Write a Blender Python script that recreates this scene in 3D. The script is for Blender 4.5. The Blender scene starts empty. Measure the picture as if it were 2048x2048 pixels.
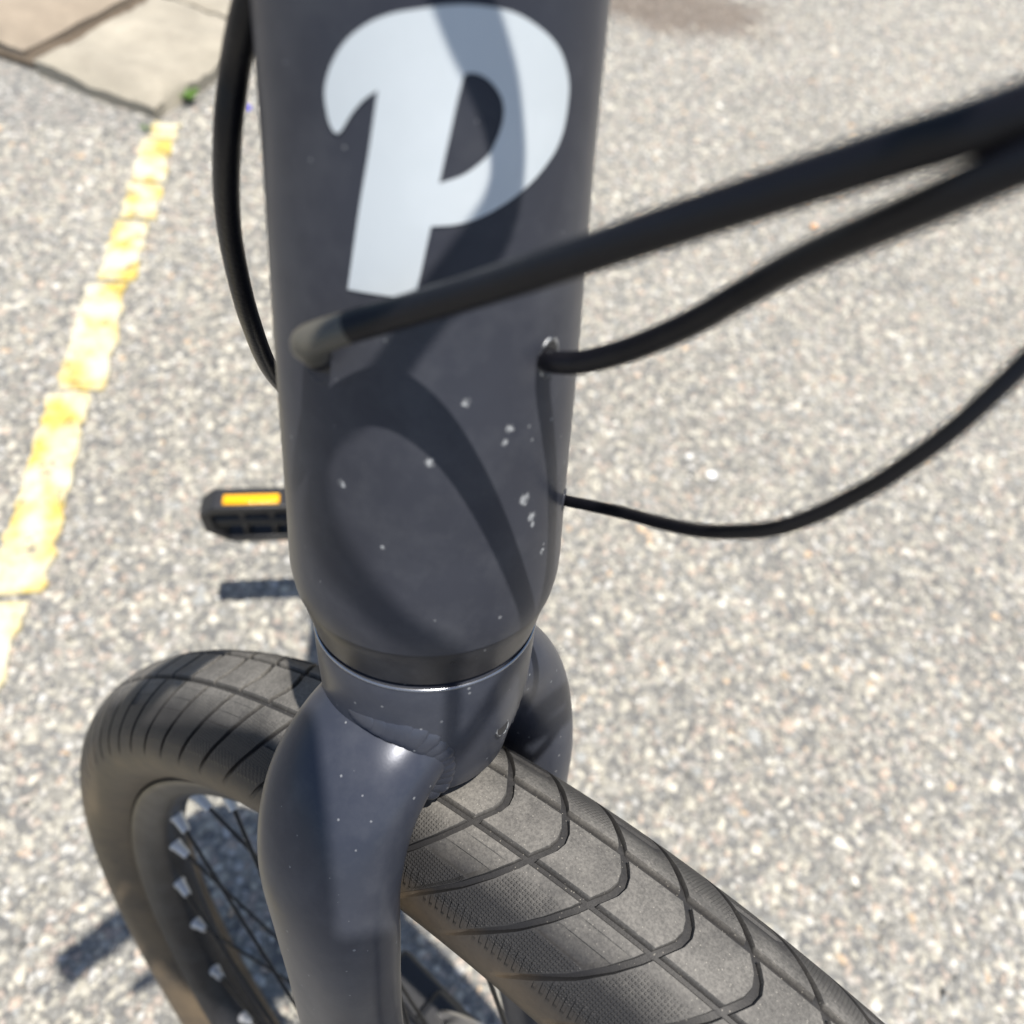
import bpy, bmesh, math, random
import numpy as np
from mathutils import Vector, Matrix, geometry

rng = np.random.default_rng(7)
random.seed(7)
scene = bpy.context.scene
col = scene.collection

# ------------------------------------------------------------------ camera
LOOK_RIGHT = Vector((0.98515, -0.11710, 0.12558))
LOOK_DOWN = Vector((-0.02818, -0.83170, -0.55451))
LOOK_FWD = Vector((0.16938, 0.54274, -0.82265))
CAM_POS = Vector((-0.01074, -0.08295, 0.88888))
cam_data = bpy.data.cameras.new('camera')
cam = bpy.data.objects.new('camera', cam_data)
col.objects.link(cam)
rot = Matrix((LOOK_RIGHT, -LOOK_DOWN, -LOOK_FWD)).transposed()
cam.matrix_world = Matrix.Translation(CAM_POS) @ rot.to_4x4()
cam_data.sensor_width = 36.0
cam_data.lens = 36.0 * 1490.4 / 2048.0
cam_data.clip_start = 0.004
cam_data.clip_end = 500.0
cam_data.dof.use_dof = True
cam_data.dof.focus_distance = 0.215
cam_data.dof.aperture_fstop = 9.6
scene.camera = cam

# ------------------------------------------------------------------ light
SUN_DIR = Vector((0.11, -0.08, 0.99)).normalized()      # towards the sun, almost overhead
elev = math.asin(SUN_DIR.z)
world = bpy.data.worlds.new('World')
scene.world = world
world.use_nodes = True
wn = world.node_tree.nodes
wl = world.node_tree.links
wn.clear()
w_out = wn.new('ShaderNodeOutputWorld')
w_bg = wn.new('ShaderNodeBackground')
w_sky = wn.new('ShaderNodeTexSky')
w_sky.sky_type = 'NISHITA'
w_sky.sun_disc = False
w_sky.sun_elevation = elev
w_sky.sun_rotation = math.atan2(SUN_DIR.x, SUN_DIR.y)
w_bg.inputs['Strength'].default_value = 0.09
wl.new(w_sky.outputs[0], w_bg.inputs['Color'])
wl.new(w_bg.outputs[0], w_out.inputs['Surface'])
sun_data = bpy.data.lights.new('sun', 'SUN')
sun_data.energy = 4.6
sun_data.angle = math.radians(0.53)
sun_data.color = (1.0, 0.95, 0.87)
sun = bpy.data.objects.new('sun', sun_data)
sun.rotation_euler = SUN_DIR.to_track_quat('Z', 'Y').to_euler()
sun.location = (0, 0, 5)
col.objects.link(sun)

scene.view_settings.view_transform = 'Standard'
scene.view_settings.look = 'None'
scene.view_settings.gamma = 1.0
scene.view_settings.exposure = 0.62
scene.render.engine = 'CYCLES'

# ------------------------------------------------------------------ materials
def new_mat(name):
    m = bpy.data.materials.new(name)
    m.use_nodes = True
    nt = m.node_tree
    nt.nodes.clear()
    out = nt.nodes.new('ShaderNodeOutputMaterial')
    p = nt.nodes.new('ShaderNodeBsdfPrincipled')
    nt.links.new(p.outputs[0], out.inputs['Surface'])
    return m, nt, p

class N:
    """small node helper"""
    def __init__(self, nt):
        self.nt = nt
    def node(self, t, **kw):
        n = self.nt.nodes.new(t)
        for k, v in kw.items():
            setattr(n, k, v)
        return n
    def put(self, sock, v):
        if hasattr(v, 'is_linked'):
            self.nt.links.new(v, sock)
        elif v is not None:
            sock.default_value = v
    def math(self, op, a, b=None, clamp=False):
        n = self.node('ShaderNodeMath', operation=op, use_clamp=clamp)
        self.put(n.inputs[0], a)
        if b is not None:
            self.put(n.inputs[1], b)
        return n.outputs[0]
    def mix(self, f, a, b):
        n = self.node('ShaderNodeMix', data_type='RGBA')
        self.put(n.inputs[0], f)
        self.put(n.inputs[6], a)
        self.put(n.inputs[7], b)
        return n.outputs[2]
    def ramp(self, f, stops, interp='LINEAR'):
        n = self.node('ShaderNodeValToRGB')
        n.color_ramp.interpolation = interp
        el = n.color_ramp.elements
        while len(el) < len(stops):
            el.new(0.5)
        for e, (p, c) in zip(el, stops):
            e.position = p
            e.color = c if len(c) == 4 else (*c, 1)
        self.put(n.inputs[0], f)
        return n.outputs[0]
    def maprange(self, v, a, b, c=0.0, d=1.0):
        n = self.node('ShaderNodeMapRange')
        self.put(n.inputs[0], v)
        for i, x in enumerate((a, b, c, d)):
            n.inputs[i + 1].default_value = x
        return n.outputs[0]
    def coord(self, which='Object'):
        return self.node('ShaderNodeTexCoord').outputs[which]
    def noise(self, vec, scale, detail=3.0, rough=0.55):
        n = self.node('ShaderNodeTexNoise')
        if vec is not None:
            self.put(n.inputs['Vector'], vec)
        n.inputs['Scale'].default_value = scale
        n.inputs['Detail'].default_value = detail
        n.inputs['Roughness'].default_value = rough
        return n.outputs['Fac']
    def voronoi(self, vec, scale, feature='F1'):
        n = self.node('ShaderNodeTexVoronoi', feature=feature)
        self.put(n.inputs['Vector'], vec)
        n.inputs['Scale'].default_value = scale
        return n
    def attr(self, name):
        return self.node('ShaderNodeAttribute', attribute_name=name)
    def bump(self, h, strength, dist, normal=None):
        n = self.node('ShaderNodeBump')
        n.inputs['Strength'].default_value = strength
        n.inputs['Distance'].default_value = dist
        self.put(n.inputs['Height'], h)
        if normal is not None:
            self.put(n.inputs['Normal'], normal)
        return n.outputs[0]

def satin_paint(name, base, rough=0.36, specks=0.8, marks=(), metallic=0.0, coat=0.0, pw=6.0, spec=.25):
    m, nt, p = new_mat(name)
    k = N(nt)
    co = k.coord('Object')
    big = k.noise(co, 22.0, 4.0)
    c1 = k.mix(k.maprange(big, 0.35, 0.7), (*[b * 0.88 for b in base], 1), (*[b * 1.14 for b in base], 1))
    # fine dust specks, a few per square centimetre, of uneven size
    v = k.voronoi(co, 260.0)
    rnd = k.node('ShaderNodeSeparateColor')
    nt.links.new(v.outputs['Color'], rnd.inputs[0])
    rad = k.math('MULTIPLY', k.math('POWER', rnd.outputs[0], pw), 0.14)
    speck = k.math('LESS_THAN', v.outputs['Distance'], rad)
    v2 = k.voronoi(co, 90.0)
    rnd2 = k.node('ShaderNodeSeparateColor')
    nt.links.new(v2.outputs['Color'], rnd2.inputs[0])
    rad2 = k.math('MULTIPLY', k.math('POWER', rnd2.outputs[1], 9.0), 0.045)
    speck2 = k.math('LESS_THAN', v2.outputs['Distance'], rad2)
    dust = k.math('MAXIMUM', k.math('MULTIPLY', speck, 0.35), k.math('MULTIPLY', speck2, 0.5))
    dust = k.math('MULTIPLY', dust, specks)
    # thin dust film
    film = k.math('MULTIPLY', k.maprange(k.noise(co, 60.0, 6.0, 0.7), 0.45, 0.8), 0.05)
    dust = k.math('MAXIMUM', dust, film)
    # larger dried splashes at known places
    for (x, y, z, r) in marks:
        d = k.node('ShaderNodeVectorMath', operation='DISTANCE')
        nt.links.new(co, d.inputs[0])
        d.inputs[1].default_value = (x, y, z)
        wob = k.math('MULTIPLY', k.math('SUBTRACT', k.noise(co, 900.0, 3.0), 0.5), r * 1.8)
        dd = k.math('ADD', d.outputs['Value'], wob)
        mk = k.maprange(dd, r, r * 0.45)
        mk = k.math('MULTIPLY', mk, k.maprange(k.noise(co, 1600.0, 2.0), 0.35, 0.62))
        dust = k.math('MAXIMUM', dust, k.math('MULTIPLY', mk, 0.75))
    c2 = k.mix(dust, c1, (0.55, 0.56, 0.56, 1))
    nt.links.new(c2, p.inputs['Base Color'])
    r1 = k.maprange(k.noise(co, 45.0, 5.0, 0.65), 0.3, 0.75, rough * 0.9, rough * 1.15)
    nt.links.new(k.math('ADD', r1, k.math('MULTIPLY', dust, 0.4)), p.inputs['Roughness'])
    p.inputs['Metallic'].default_value = metallic
    p.inputs['Specular IOR Level'].default_value = spec
    p.inputs['Coat Weight'].default_value = coat
    p.inputs['Coat Roughness'].default_value = 0.25
    h = k.math('ADD', k.math('MULTIPLY', k.noise(co, 1400.0, 2.0), 0.35), k.math('MULTIPLY', dust, 1.0))
    nt.links.new(k.bump(h, 0.12, 0.0003), p.inputs['Normal'])
    return m

def simple_mat(name, base, rough=0.5, metallic=0.0, bump=0.0, bscale=300.0, var=0.15, spec=.5):
    m, nt, p = new_mat(name)
    k = N(nt)
    co = k.coord('Object')
    n = k.noise(co, bscale * 0.15, 4.0)
    nt.links.new(k.mix(n, (*[b * (1 - var) for b in base], 1), (*[b * (1 + var) for b in base], 1)), p.inputs['Base Color'])
    p.inputs['Roughness'].default_value = rough
    p.inputs['Specular IOR Level'].default_value = spec
    p.inputs['Metallic'].default_value = metallic
    if bump:
        nt.links.new(k.bump(k.noise(co, bscale, 3.0), bump, 0.0005), p.inputs['Normal'])
    return m

# ------------------------------------------------------------------ mesh helpers
def mesh_obj(name, V, Fc, mat=None, smooth=None, parent=None, mtx=None, linkit=True):
    me = bpy.data.meshes.new(name)
    me.from_pydata([tuple(v) for v in V], [], [tuple(int(i) for i in f) for f in Fc])
    me.update()
    if smooth is not None:
        me.polygons.foreach_set('use_smooth', [True] * len(me.polygons))
        if smooth < 180:
            me.set_sharp_from_angle(angle=math.radians(smooth))
    if mat is not None:
        me.materials.append(mat)
    o = bpy.data.objects.new(name, me)
    col.objects.link(o)
    if mtx is not None:
        o.matrix_world = mtx
    if parent is not None:
        adopt(o, parent)
    return o

def adopt(o, parent):
    mw = o.matrix_basis.copy()
    o.parent = parent
    o.matrix_parent_inverse = WORLD[parent.name].inverted() if parent.name in WORLD else Matrix()
    o.matrix_basis = mw
WORLD = {}
def remember(o):
    WORLD[o.name] = o.matrix_basis.copy()
    return o

def empty(name, loc, parent=None, mtx=None):
    o = bpy.data.objects.new(name, None)
    col.objects.link(o)
    o.empty_display_size = 0.05
    o.matrix_basis = mtx if mtx is not None else Matrix.Translation(loc)
    remember(o)
    if parent is not None:
        adopt(o, parent)
    return o

def tag(o, label=None, cat=None, group=None, kind=None):
    if label: o['label'] = label
    if cat: o['category'] = cat
    if group: o['group'] = group
    if kind: o['kind'] = kind
    return o

def revolve(profile, segs, axis='z', closed=False):
    """profile of (r, h): rotated about z (h up)"""
    V, Fc = [], []
    m = len(profile)
    for i in range(segs):
        a = 2 * math.pi * i / segs
        for r, h in profile:
            V.append((r * math.cos(a), r * math.sin(a), h))
    for i in range(segs):
        j = (i + 1) % segs
        for q in range(m if closed else m - 1):
            q2 = (q + 1) % m
            Fc.append((i * m + q, j * m + q, j * m + q2, i * m + q2))
    return V, Fc

def catmull(pts, n=10):
    P = [np.array(p, float) for p in pts]
    P = [2 * P[0] - P[1]] + P + [2 * P[-1] - P[-2]]
    out = []
    for i in range(1, len(P) - 2):
        for t in np.linspace(0, 1, n, endpoint=False):
            a, b, c, d = P[i - 1:i + 3]
            out.append(0.5 * (2 * b + (c - a) * t + (2 * a - 5 * b + 4 * c - d) * t * t + (3 * b - a - 3 * c + d) * t ** 3))
    out.append(P[-2])
    return np.array(out)

def sweep(path, radii, segs=20, up=(0, 0, 1), power=2.0, cap=True):
    """sweep an ellipse (ra along 'side', rb along the other normal) along path"""
    path = np.array(path, float)
    V, Fc = [], []
    n = len(path)
    T = np.gradient(path, axis=0)
    T /= np.linalg.norm(T, axis=1)[:, None]
    prev = None
    for i in range(n):
        t = T[i]
        if prev is None:
            s = np.cross(t, np.array(up, float))
            if np.linalg.norm(s) < 1e-6:
                s = np.cross(t, (1, 0, 0.1))
        else:
            s = prev - t * (prev @ t)
        s /= np.linalg.norm(s)
        prev = s
        b = np.cross(s, t)
        ra, rb = radii[i] if hasattr(radii[i], '__len__') else (radii[i], radii[i])
        for j in range(segs):
            a = 2 * math.pi * j / segs
            c, sn = math.cos(a), math.sin(a)
            cc = math.copysign(abs(c) ** (2 / power), c)
            ss = math.copysign(abs(sn) ** (2 / power), sn)
            V.append(path[i] + s * ra * cc + b * rb * ss)
    for i in range(n - 1):
        for j in range(segs):
            k = (j + 1) % segs
            Fc.append((i * segs + j, i * segs + k, (i + 1) * segs + k, (i + 1) * segs + j))
    if cap:
        Fc.append(tuple(range(segs - 1, -1, -1)))
        Fc.append(tuple((n - 1) * segs + j for j in range(segs)))
    return V, Fc

def box(cx, cy, cz, sx, sy, sz):
    V = [(cx + i * sx / 2, cy + j * sy / 2, cz + k * sz / 2) for i in (-1, 1) for j in (-1, 1) for k in (-1, 1)]
    Fc = [(0, 1, 3, 2), (4, 6, 7, 5), (0, 4, 5, 1), (2, 3, 7, 6), (0, 2, 6, 4), (1, 5, 7, 3)]
    return V, Fc

def join(*parts):
    V, Fc = [], []
    for v, f in parts:
        o = len(V)
        V += [tuple(x) for x in v]
        Fc += [tuple(i + o for i in q) for q in f]
    return V, Fc

def bevel(o, w, seg=2):
    md = o.modifiers.new('bevel', 'BEVEL')
    md.width = w
    md.segments = seg
    md.limit_method = 'ANGLE'
    return o

# ------------------------------------------------------------------ frames of reference of the bicycle
# steering axis d, wheel heading h, wheel's right-hand side n; frame heading f
D = Vector((0.0, 0.37461, 0.92718))
H = Vector((0.70111, -0.66113, 0.26711))
NR = Vector((-0.71305, -0.65006, 0.26264))
FW = Vector((0.0, -0.92718, 0.37461))
O = Vector((0.0, 0.0, 0.68424))              # on the steering axis, 15 mm under the lower headset seam
def basis(x, y, z, o):
    m = Matrix((x, y, z)).transposed().to_4x4()
    m.translation = o
    return m
STEER = basis(H, -NR, D, O)                  # local x = forward, y = bike's left, z = up the steerer
FRAME = basis(FW, D.cross(FW), D, O)         # same for the (unturned) frame: x forward, y image right
AXLE_S = (0.0522, 0.0, -0.3856)              # axle in STEER
AXLE = STEER @ Vector(AXLE_S)
WHEEL = basis(H, -NR, D, AXLE)

# ------------------------------------------------------------------ ground
GROUND_STAIN = Vector((0.86, 2.20, 0))
def ground_mat():
    m, nt, p = new_mat('asphalt')
    k = N(nt)
    co = k.coord('Object')
    wob = k.node('ShaderNodeVectorMath', operation='ADD')
    nt.links.new(co, wob.inputs[0])
    wn_ = k.node('ShaderNodeTexNoise')
    nt.links.new(co, wn_.inputs['Vector'])
    wn_.inputs['Scale'].default_value = 160.0
    sc = k.node('ShaderNodeVectorMath', operation='SCALE')
    nt.links.new(wn_.outputs['Color'], sc.inputs[0])
    sc.inputs['Scale'].default_value = 0.004
    nt.links.new(sc.outputs[0], wob.inputs[1])
    v = k.voronoi(wob.outputs[0], 125.0)
    e = k.voronoi(wob.outputs[0], 125.0, 'DISTANCE_TO_EDGE')
    sp = k.node('ShaderNodeSeparateColor')
    nt.links.new(v.outputs['Color'], sp.inputs[0])
    stone = k.ramp(sp.outputs[0], [(0.0, (0.13, 0.13, 0.128)), (0.25, (0.20, 0.198, 0.185)), (0.5, (0.28, 0.27, 0.24)),
                                   (0.7, (0.35, 0.335, 0.295)), (0.82, (0.34, 0.28, 0.235)), (0.92, (0.42, 0.405, 0.37)), (1.0, (0.5, 0.49, 0.46))])
    gap = k.maprange(e.outputs['Distance'], 0.0, 0.10)
    c = k.mix(gap, (0.155, 0.150, 0.138, 1), stone)
    patch = k.maprange(k.noise(co, 2.3, 5.0), 0.3, 0.75, 0.86, 1.12)
    mul = k.node('ShaderNodeMix', data_type='RGBA', blend_type='MULTIPLY')
    mul.inputs[0].default_value = 1.0
    nt.links.new(c, mul.inputs[6])
    nt.links.new(patch, mul.inputs[7])
    c = mul.outputs[2]
    sv = k.node('ShaderNodeVectorMath', operation='SUBTRACT')
    nt.links.new(co, sv.inputs[0])
    sv.inputs[1].default_value = GROUND_STAIN
    sm = k.node('ShaderNodeVectorMath', operation='MULTIPLY')
    nt.links.new(sv.outputs[0], sm.inputs[0])
    sm.inputs[1].default_value = (1 / .34, 1 / .20, 0)
    sl = k.node('ShaderNodeVectorMath', operation='LENGTH')
    nt.links.new(sm.outputs[0], sl.inputs[0])
    rg = k.math('ADD', sl.outputs['Value'], k.math('MULTIPLY', k.math('SUBTRACT', k.noise(co, 9.0, 5.0, .65), .5), 1.1))
    c = k.mix(k.math('MULTIPLY', k.maprange(rg, 1.05, .5), .75), c, (.12, .09, .065, 1))
    nt.links.new(c, p.inputs['Base Color'])
    p.inputs['Roughness'].default_value = 0.85
    h = k.math('ADD', gap, k.math('MULTIPLY', sp.outputs[1], 0.6))
    nt.links.new(k.bump(h, 0.7, 0.0015), p.inputs['Normal'])
    return m
M_ASPHALT = ground_mat()
ground = mesh_obj('ground', [(-60, -60, 0), (60, -60, 0), (60, 60, 0), (-60, 60, 0)], [(0, 1, 2, 3)], M_ASPHALT)
tag(ground, kind='structure')

# aggregate: the stone chips that stand proud of the binder, within and around the view
def chips():
    m, nt, p = new_mat('stone_chip')
    k = N(nt)
    a = k.attr('chip')
    co = k.coord('Object')
    n = k.noise(co, 900.0, 3.0)
    mul = k.node('ShaderNodeMix', data_type='RGBA', blend_type='MULTIPLY')
    mul.inputs[0].default_value = 1.0
    nt.links.new(a.outputs['Color'], mul.inputs[6])
    nt.links.new(k.maprange(n, 0.3, 0.7, 0.85, 1.12), mul.inputs[7])
    nt.links.new(mul.outputs[2], p.inputs['Base Color'])
    p.inputs['Roughness'].default_value = 0.7
    cells = []
    step = 0.0094
    gx = np.arange(-1.05, 2.6, step)
    gy = np.arange(-0.4, 2.85, step)
    X, Y = np.meshgrid(gx, gy)
    X = X.ravel() + rng.uniform(-.45, .45, X.size) * step
    Y = Y.ravel() + rng.uniform(-.45, .45, Y.size) * step
    P = np.stack([X, Y, np.zeros_like(X)], 1) - np.array(CAM_POS)
    z = P @ np.array(LOOK_FWD)
    u = (P @ np.array(LOOK_RIGHT)) / z
    w = (P @ np.array(LOOK_DOWN)) / z
    keep = (z > .2) & (np.abs(u) < .80) & (np.abs(w) < .80) & (Y < 2.75)
    # on the kerb there are none
    keep &= ~((X < -0.30) & (Y > 1.44 + (X + 0.43) * 1.6) & (Y > 1.44))
    # distant ones thin out, the material carries on
    keep &= rng.uniform(0, 1, X.size) < np.where(Y > 1.5, 0.66, 0.80)
    X, Y = X[keep], Y[keep]
    n = X.size
    k5 = 5
    size = rng.gamma(7.5, 0.00066, n).clip(.0022, .0092) * np.where(rng.uniform(0, 1, n) < .05, 1.35, 1)
    hgt = size * rng.uniform(.22, .5, n)
    ang = np.sort(rng.uniform(0, 2 * np.pi, (n, k5)) * .35 + np.arange(k5) * 2 * np.pi / k5, axis=1)
    asp = rng.uniform(.65, 1.2, n)
    th = rng.uniform(0, np.pi, n)
    V = np.zeros((n, 2 * k5, 3))
    rr = size[:, None] * rng.uniform(.8, 1.15, (n, k5))
    lx, ly = rr * np.cos(ang), rr * np.sin(ang) * asp[:, None]
    cx, sx = np.cos(th)[:, None], np.sin(th)[:, None]
    gx_, gy_ = lx * cx - ly * sx, lx * sx + ly * cx
    V[:, :k5, 0] = X[:, None] + gx_
    V[:, :k5, 1] = Y[:, None] + gy_
    V[:, :k5, 2] = -.001
    tx, ty = rng.normal(0, .16, n)[:, None], rng.normal(0, .16, n)[:, None]
    V[:, k5:, 0] = X[:, None] + gx_ * .66
    V[:, k5:, 1] = Y[:, None] + gy_ * .66
    V[:, k5:, 2] = (hgt[:, None] + (gx_ * tx + gy_ * ty) * .7).clip(.0003, .004)
    base = (np.arange(n) * 2 * k5)[:, None]
    quads = np.stack([np.stack([base[:, 0] + j, base[:, 0] + (j + 1) % k5, base[:, 0] + k5 + (j + 1) % k5, base[:, 0] + k5 + j], 1) for j in range(k5)], 1).reshape(-1, 4)
    tops = base + k5 + np.arange(k5)[None]
    me = bpy.data.meshes.new('stone_chips')
    nq, ntp = len(quads), n
    me.vertices.add(V.shape[0] * 2 * k5)
    me.vertices.foreach_set('co', V.reshape(-1))
    loops = np.concatenate([quads.reshape(-1), tops.reshape(-1)])
    me.loops.add(len(loops))
    me.loops.foreach_set('vertex_index', loops.astype(np.int32))
    starts = np.concatenate([np.arange(nq) * 4, nq * 4 + np.arange(ntp) * k5]).astype(np.int32)
    me.polygons.add(nq + ntp)
    me.polygons.foreach_set('loop_start', starts)
    me.update(calc_edges=True)
    pal = np.array([(.16, .162, .16), (.24, .236, .22), (.325, .316, .285), (.40, .385, .34), (.46, .445, .40), (.39, .325, .28), (.43, .33, .24), (.54, .535, .51), (.27, .28, .285)])
    pr = np.array([.12, .19, .24, .18, .10, .06, .012, .03, .07])
    c = pal[rng.choice(len(pal), n, p=pr / pr.sum())] * np.array((1.16, 1.13, 1.06)) * rng.uniform(.85, 1.15, (n, 1))
    # oily brown stain near the far kerb side, with its own ragged shape
    dx, dy = (X - GROUND_STAIN.x) / .34, (Y - GROUND_STAIN.y) / .20
    ragged = np.sqrt(dx ** 2 + dy ** 2) + .22 * np.sin(X * 31) * np.cos(Y * 27) + .15 * np.sin(X * 71 + Y * 55)
    st = np.clip((1.05 - ragged) / .5, 0, 1)[:, None] * .8
    c = c * (1 - st) + np.array((.16, .125, .10)) * st
    full = np.concatenate([np.repeat(c, k5, axis=0), c], 0)
    at = me.attributes.new('chip', 'FLOAT_COLOR', 'FACE')
    at.data.foreach_set('color', np.concatenate([full, np.ones((len(full), 1))], 1).astype(np.float32).reshape(-1))
    me.materials.append(m)
    o = bpy.data.objects.new('stone_chips', me)
    col.objects.link(o)
    tag(o, 'pale grey, beige and pinkish stone chips of the worn road surface', 'gravel', kind='stuff')
    return n
n_chips = chips()

# ------------------------------------------------------------------ kerb, pavement, yellow line
def granite(name, base):
    m, nt, p = new_mat(name)
    k = N(nt)
    co = k.coord('Object')
    a = k.noise(co, 9.0, 6.0, 0.65)
    b = k.noise(co, 420.0, 2.0, 0.5)
    c = k.mix(k.maprange(a, .35, .68), (*[x * .74 for x in base], 1), (*[x * 1.08 for x in base], 1))
    c = k.mix(k.math('MULTIPLY', k.maprange(b, .55, .7), .45), c, (.14, .13, .12, 1))
    nt.links.new(c, p.inputs['Base Color'])
    p.inputs['Roughness'].default_value = .8
    h = k.math('ADD', k.noise(co, 40.0, 6.0, .7), k.math('MULTIPLY', b, .25))
    nt.links.new(k.bump(h, .55, .006), p.inputs['Normal'])
    return m
M_KERB = granite('kerb_granite', (.40, .36, .285))
M_PAVE = granite('paving_stone', (.33, .27, .20))
M_DIRT = simple_mat('joint_dirt', (.11, .085, .06), .95, 0, .6, 200.0, .4)

KU = Vector((.50, .866, 0)).normalized()      # along the kerb
KV = Vector((-.866, .50, 0)).normalized()     # away from the road
K0 = Vector((-.436, 1.470, 0))                # near corner of the first stone
def slab(name, a0, a1, b0, b1, z0, z1, mat, rough=.006, parent=None, n=14):
    """worn stone block in kerb coordinates"""
    bm = bmesh.new()
    na = max(2, int(n * (a1 - a0) / .3)); nb = max(2, int(n * (b1 - b0) / .3))
    V, Fc = [], []
    def pt(i, j, k):
        a = a0 + (a1 - a0) * i / na; b = b0 + (b1 - b0) * j / nb
        e = min(i / na * (a1 - a0), (1 - i / na) * (a1 - a0), j / nb * (b1 - b0), (1 - j / nb) * (b1 - b0))
        z = z1 if k else z0
        jit = Vector((0, 0, 0))
        if k:
            z -= .022 * math.exp(-e / .022) + rough * (math.sin(a * 41 + b * 13) * .3 + random.uniform(-.35, .35))
        else:
            jit = Vector((0, 0, 0))
        edge = rough * (math.sin(a * 33) * .35 + math.sin(b * 27 + 1) * .35 + random.uniform(-.12, .12))
        q = K0 + KU * (a + (edge if i in (0, na) else 0)) + KV * (b + (edge if j in (0, nb) else 0))
        return (q.x, q.y, z)
    top = [[len(V) + 0 for _ in ()] for _ in ()]
    idx = {}
    for k in (0, 1):
        for i in range(na + 1):
            for j in range(nb + 1):
                if k == 0 and 0 < i < na and 0 < j < nb:
                    continue
                idx[i, j, k] = len(V)
                V.append(pt(i, j, k))
    for i in range(na):
        for j in range(nb):
            Fc.append((idx[i, j, 1], idx[i + 1, j, 1], idx[i + 1, j + 1, 1], idx[i, j + 1, 1]))
    ring = [(i, 0) for i in range(na)] + [(na, j) for j in range(nb)] + [(i, nb) for i in range(na, 0, -1)] + [(0, j) for j in range(nb, 0, -1)]
    for q, (i, j) in enumerate(ring):
        i2, j2 = ring[(q + 1) % len(ring)]
        Fc.append((idx[i, j, 0], idx[i2, j2, 0], idx[i2, j2, 1], idx[i, j, 1]))
    bm.free()
    o = mesh_obj(name, V, Fc, mat, smooth=50)
    return o
kerb_specs = [(0.0, .385, 0.0, .29, .048, 'weathered beige kerb stone with a chipped corner, nearest the yellow line'),
              (.397, 1.25, .005, .29, .050, 'long beige kerb stone beyond the chipped corner stone')]
for a0, a1, b0, b1, zt, lab in kerb_specs:
    o = slab('kerb_stone', a0, a1, b0, b1, -.03, zt, M_KERB, .010)
    tag(o, lab, 'kerb stone', 'kerb stones at the road edge')
o = slab('pavement', .01, 1.6, .298, 4.5, -.03, .030, M_DIRT, .01, n=3)
tag(o, kind='structure')
for i in range(3):
    for j in range(4):
        a = .02 + i * .47; b = .335 + j * .47
        s = slab('paving_stone', a, a + .45, b, b + .45, -.02, .048 + random.uniform(-.003, .003), M_PAVE, .006, n=8)
        s.parent = o
def weed(name, loc, n, hgt, lab):
    m = bpy.data.materials.get('weed_leaf')
    if m is None:
        m = simple_mat('weed_leaf', (.10, .20, .03), .55, 0, 0, 200, .4)
    root = empty(name, loc)
    tag(root, lab, 'weed', 'weeds in the kerb joint')
    for q in range(n):
        a = random.uniform(0, 6.28); L = hgt * random.uniform(.6, 1.1); lean = random.uniform(.5, 1.3)
        V, Fc = [], []
        for s in range(5):
            t = s / 4
            r = L * math.sin(lean * t) ; z = L * t * math.cos(lean * t * .9)
            wd = .0035 * math.sin(math.pi * min(1, t * .85 + .12)) * hgt / .03
            c = Vector((math.cos(a) * r, math.sin(a) * r, z)); sd = Vector((-math.sin(a), math.cos(a), 0)) * wd
            V += [tuple(Vector(loc) + c + sd), tuple(Vector(loc) + c - sd + Vector((0, 0, .0006)))]
        Fc = [(2 * s, 2 * s + 1, 2 * s + 3, 2 * s + 2) for s in range(4)]
        mesh_obj('leaf', V, Fc, m, 180, root)
weed('weed', (-.385, 1.545, .002), 12, .035, 'small green weed sprouting in the kerb joint by the left cable')
weed('weed', (-.452, 1.43, .002), 7, .02, 'tiny weed at the end of the yellow line')

def yellow_mat():
    m, nt, p = new_mat('worn_yellow_paint')
    k = N(nt)
    co = k.coord('Object')
    c = k.mix(k.maprange(k.noise(co, 18.0, 4.0), .38, .6), (.56, .41, .08, 1), (.60, .56, .42, 1))
    c = k.mix(k.math('MULTIPLY', k.maprange(k.noise(co, 260.0, 3.0), .5, .7), .5), c, (.33, .30, .25, 1))
    nt.links.new(c, p.inputs['Base Color'])
    p.inputs['Roughness'].default_value = .7
    nt.links.new(k.bump(k.noise(co, 240.0, 4.0, .6), .6, .002), p.inputs['Normal'])
    hole = k.math('ADD', k.math('MULTIPLY', k.noise(co, 38.0, 6.0, .75), .75), k.math('MULTIPLY', k.noise(co, 190.0, 3.0, .6), .25))
    nt.links.new(k.maprange(hole, .395, .430), p.inputs['Alpha'])
    return m
M_YEL = yellow_mat()
line = empty('yellow_line', (-.43, 1.0, 0))
tag(line, 'worn broken yellow painted line on the road towards the kerb', 'road marking')
yspec = [(1.462, 1.405, -.418, .026), (1.400, 1.262, -.426, .029), (1.256, 1.150, -.430, .029), (1.140, .985, -.436, .030), (.972, .74, -.448, .030), (.73, .40, -.460, .030), (.39, -.25, -.475, .030)]
for y1, y0, xc, hw in yspec:
    V = []
    n = max(8, int((y1 - y0) / .012))
    ed = []
    for i in range(n + 1):
        y = y0 + (y1 - y0) * i / n
        ed.append((xc - hw + random.uniform(-.0045, .0045) + .003 * math.sin(y * 13), y))
    for i in range(n, -1, -1):
        y = y0 + (y1 - y0) * i / n
        ed.append((xc + hw + random.uniform(-.0045, .0045) + .003 * math.sin(y * 17), y + random.uniform(-.004, .004)))
    m = len(ed)
    V = [(x, y, .0048) for x, y in ed] + [(x, y, -.001) for x, y in ed]
    Fc = [tuple(range(m - 1, -1, -1))] + [(i, (i + 1) % m, m + (i + 1) % m, m + i) for i in range(m)]
    mesh_obj('paint_patch', V, Fc, M_YEL, None, line)

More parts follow.
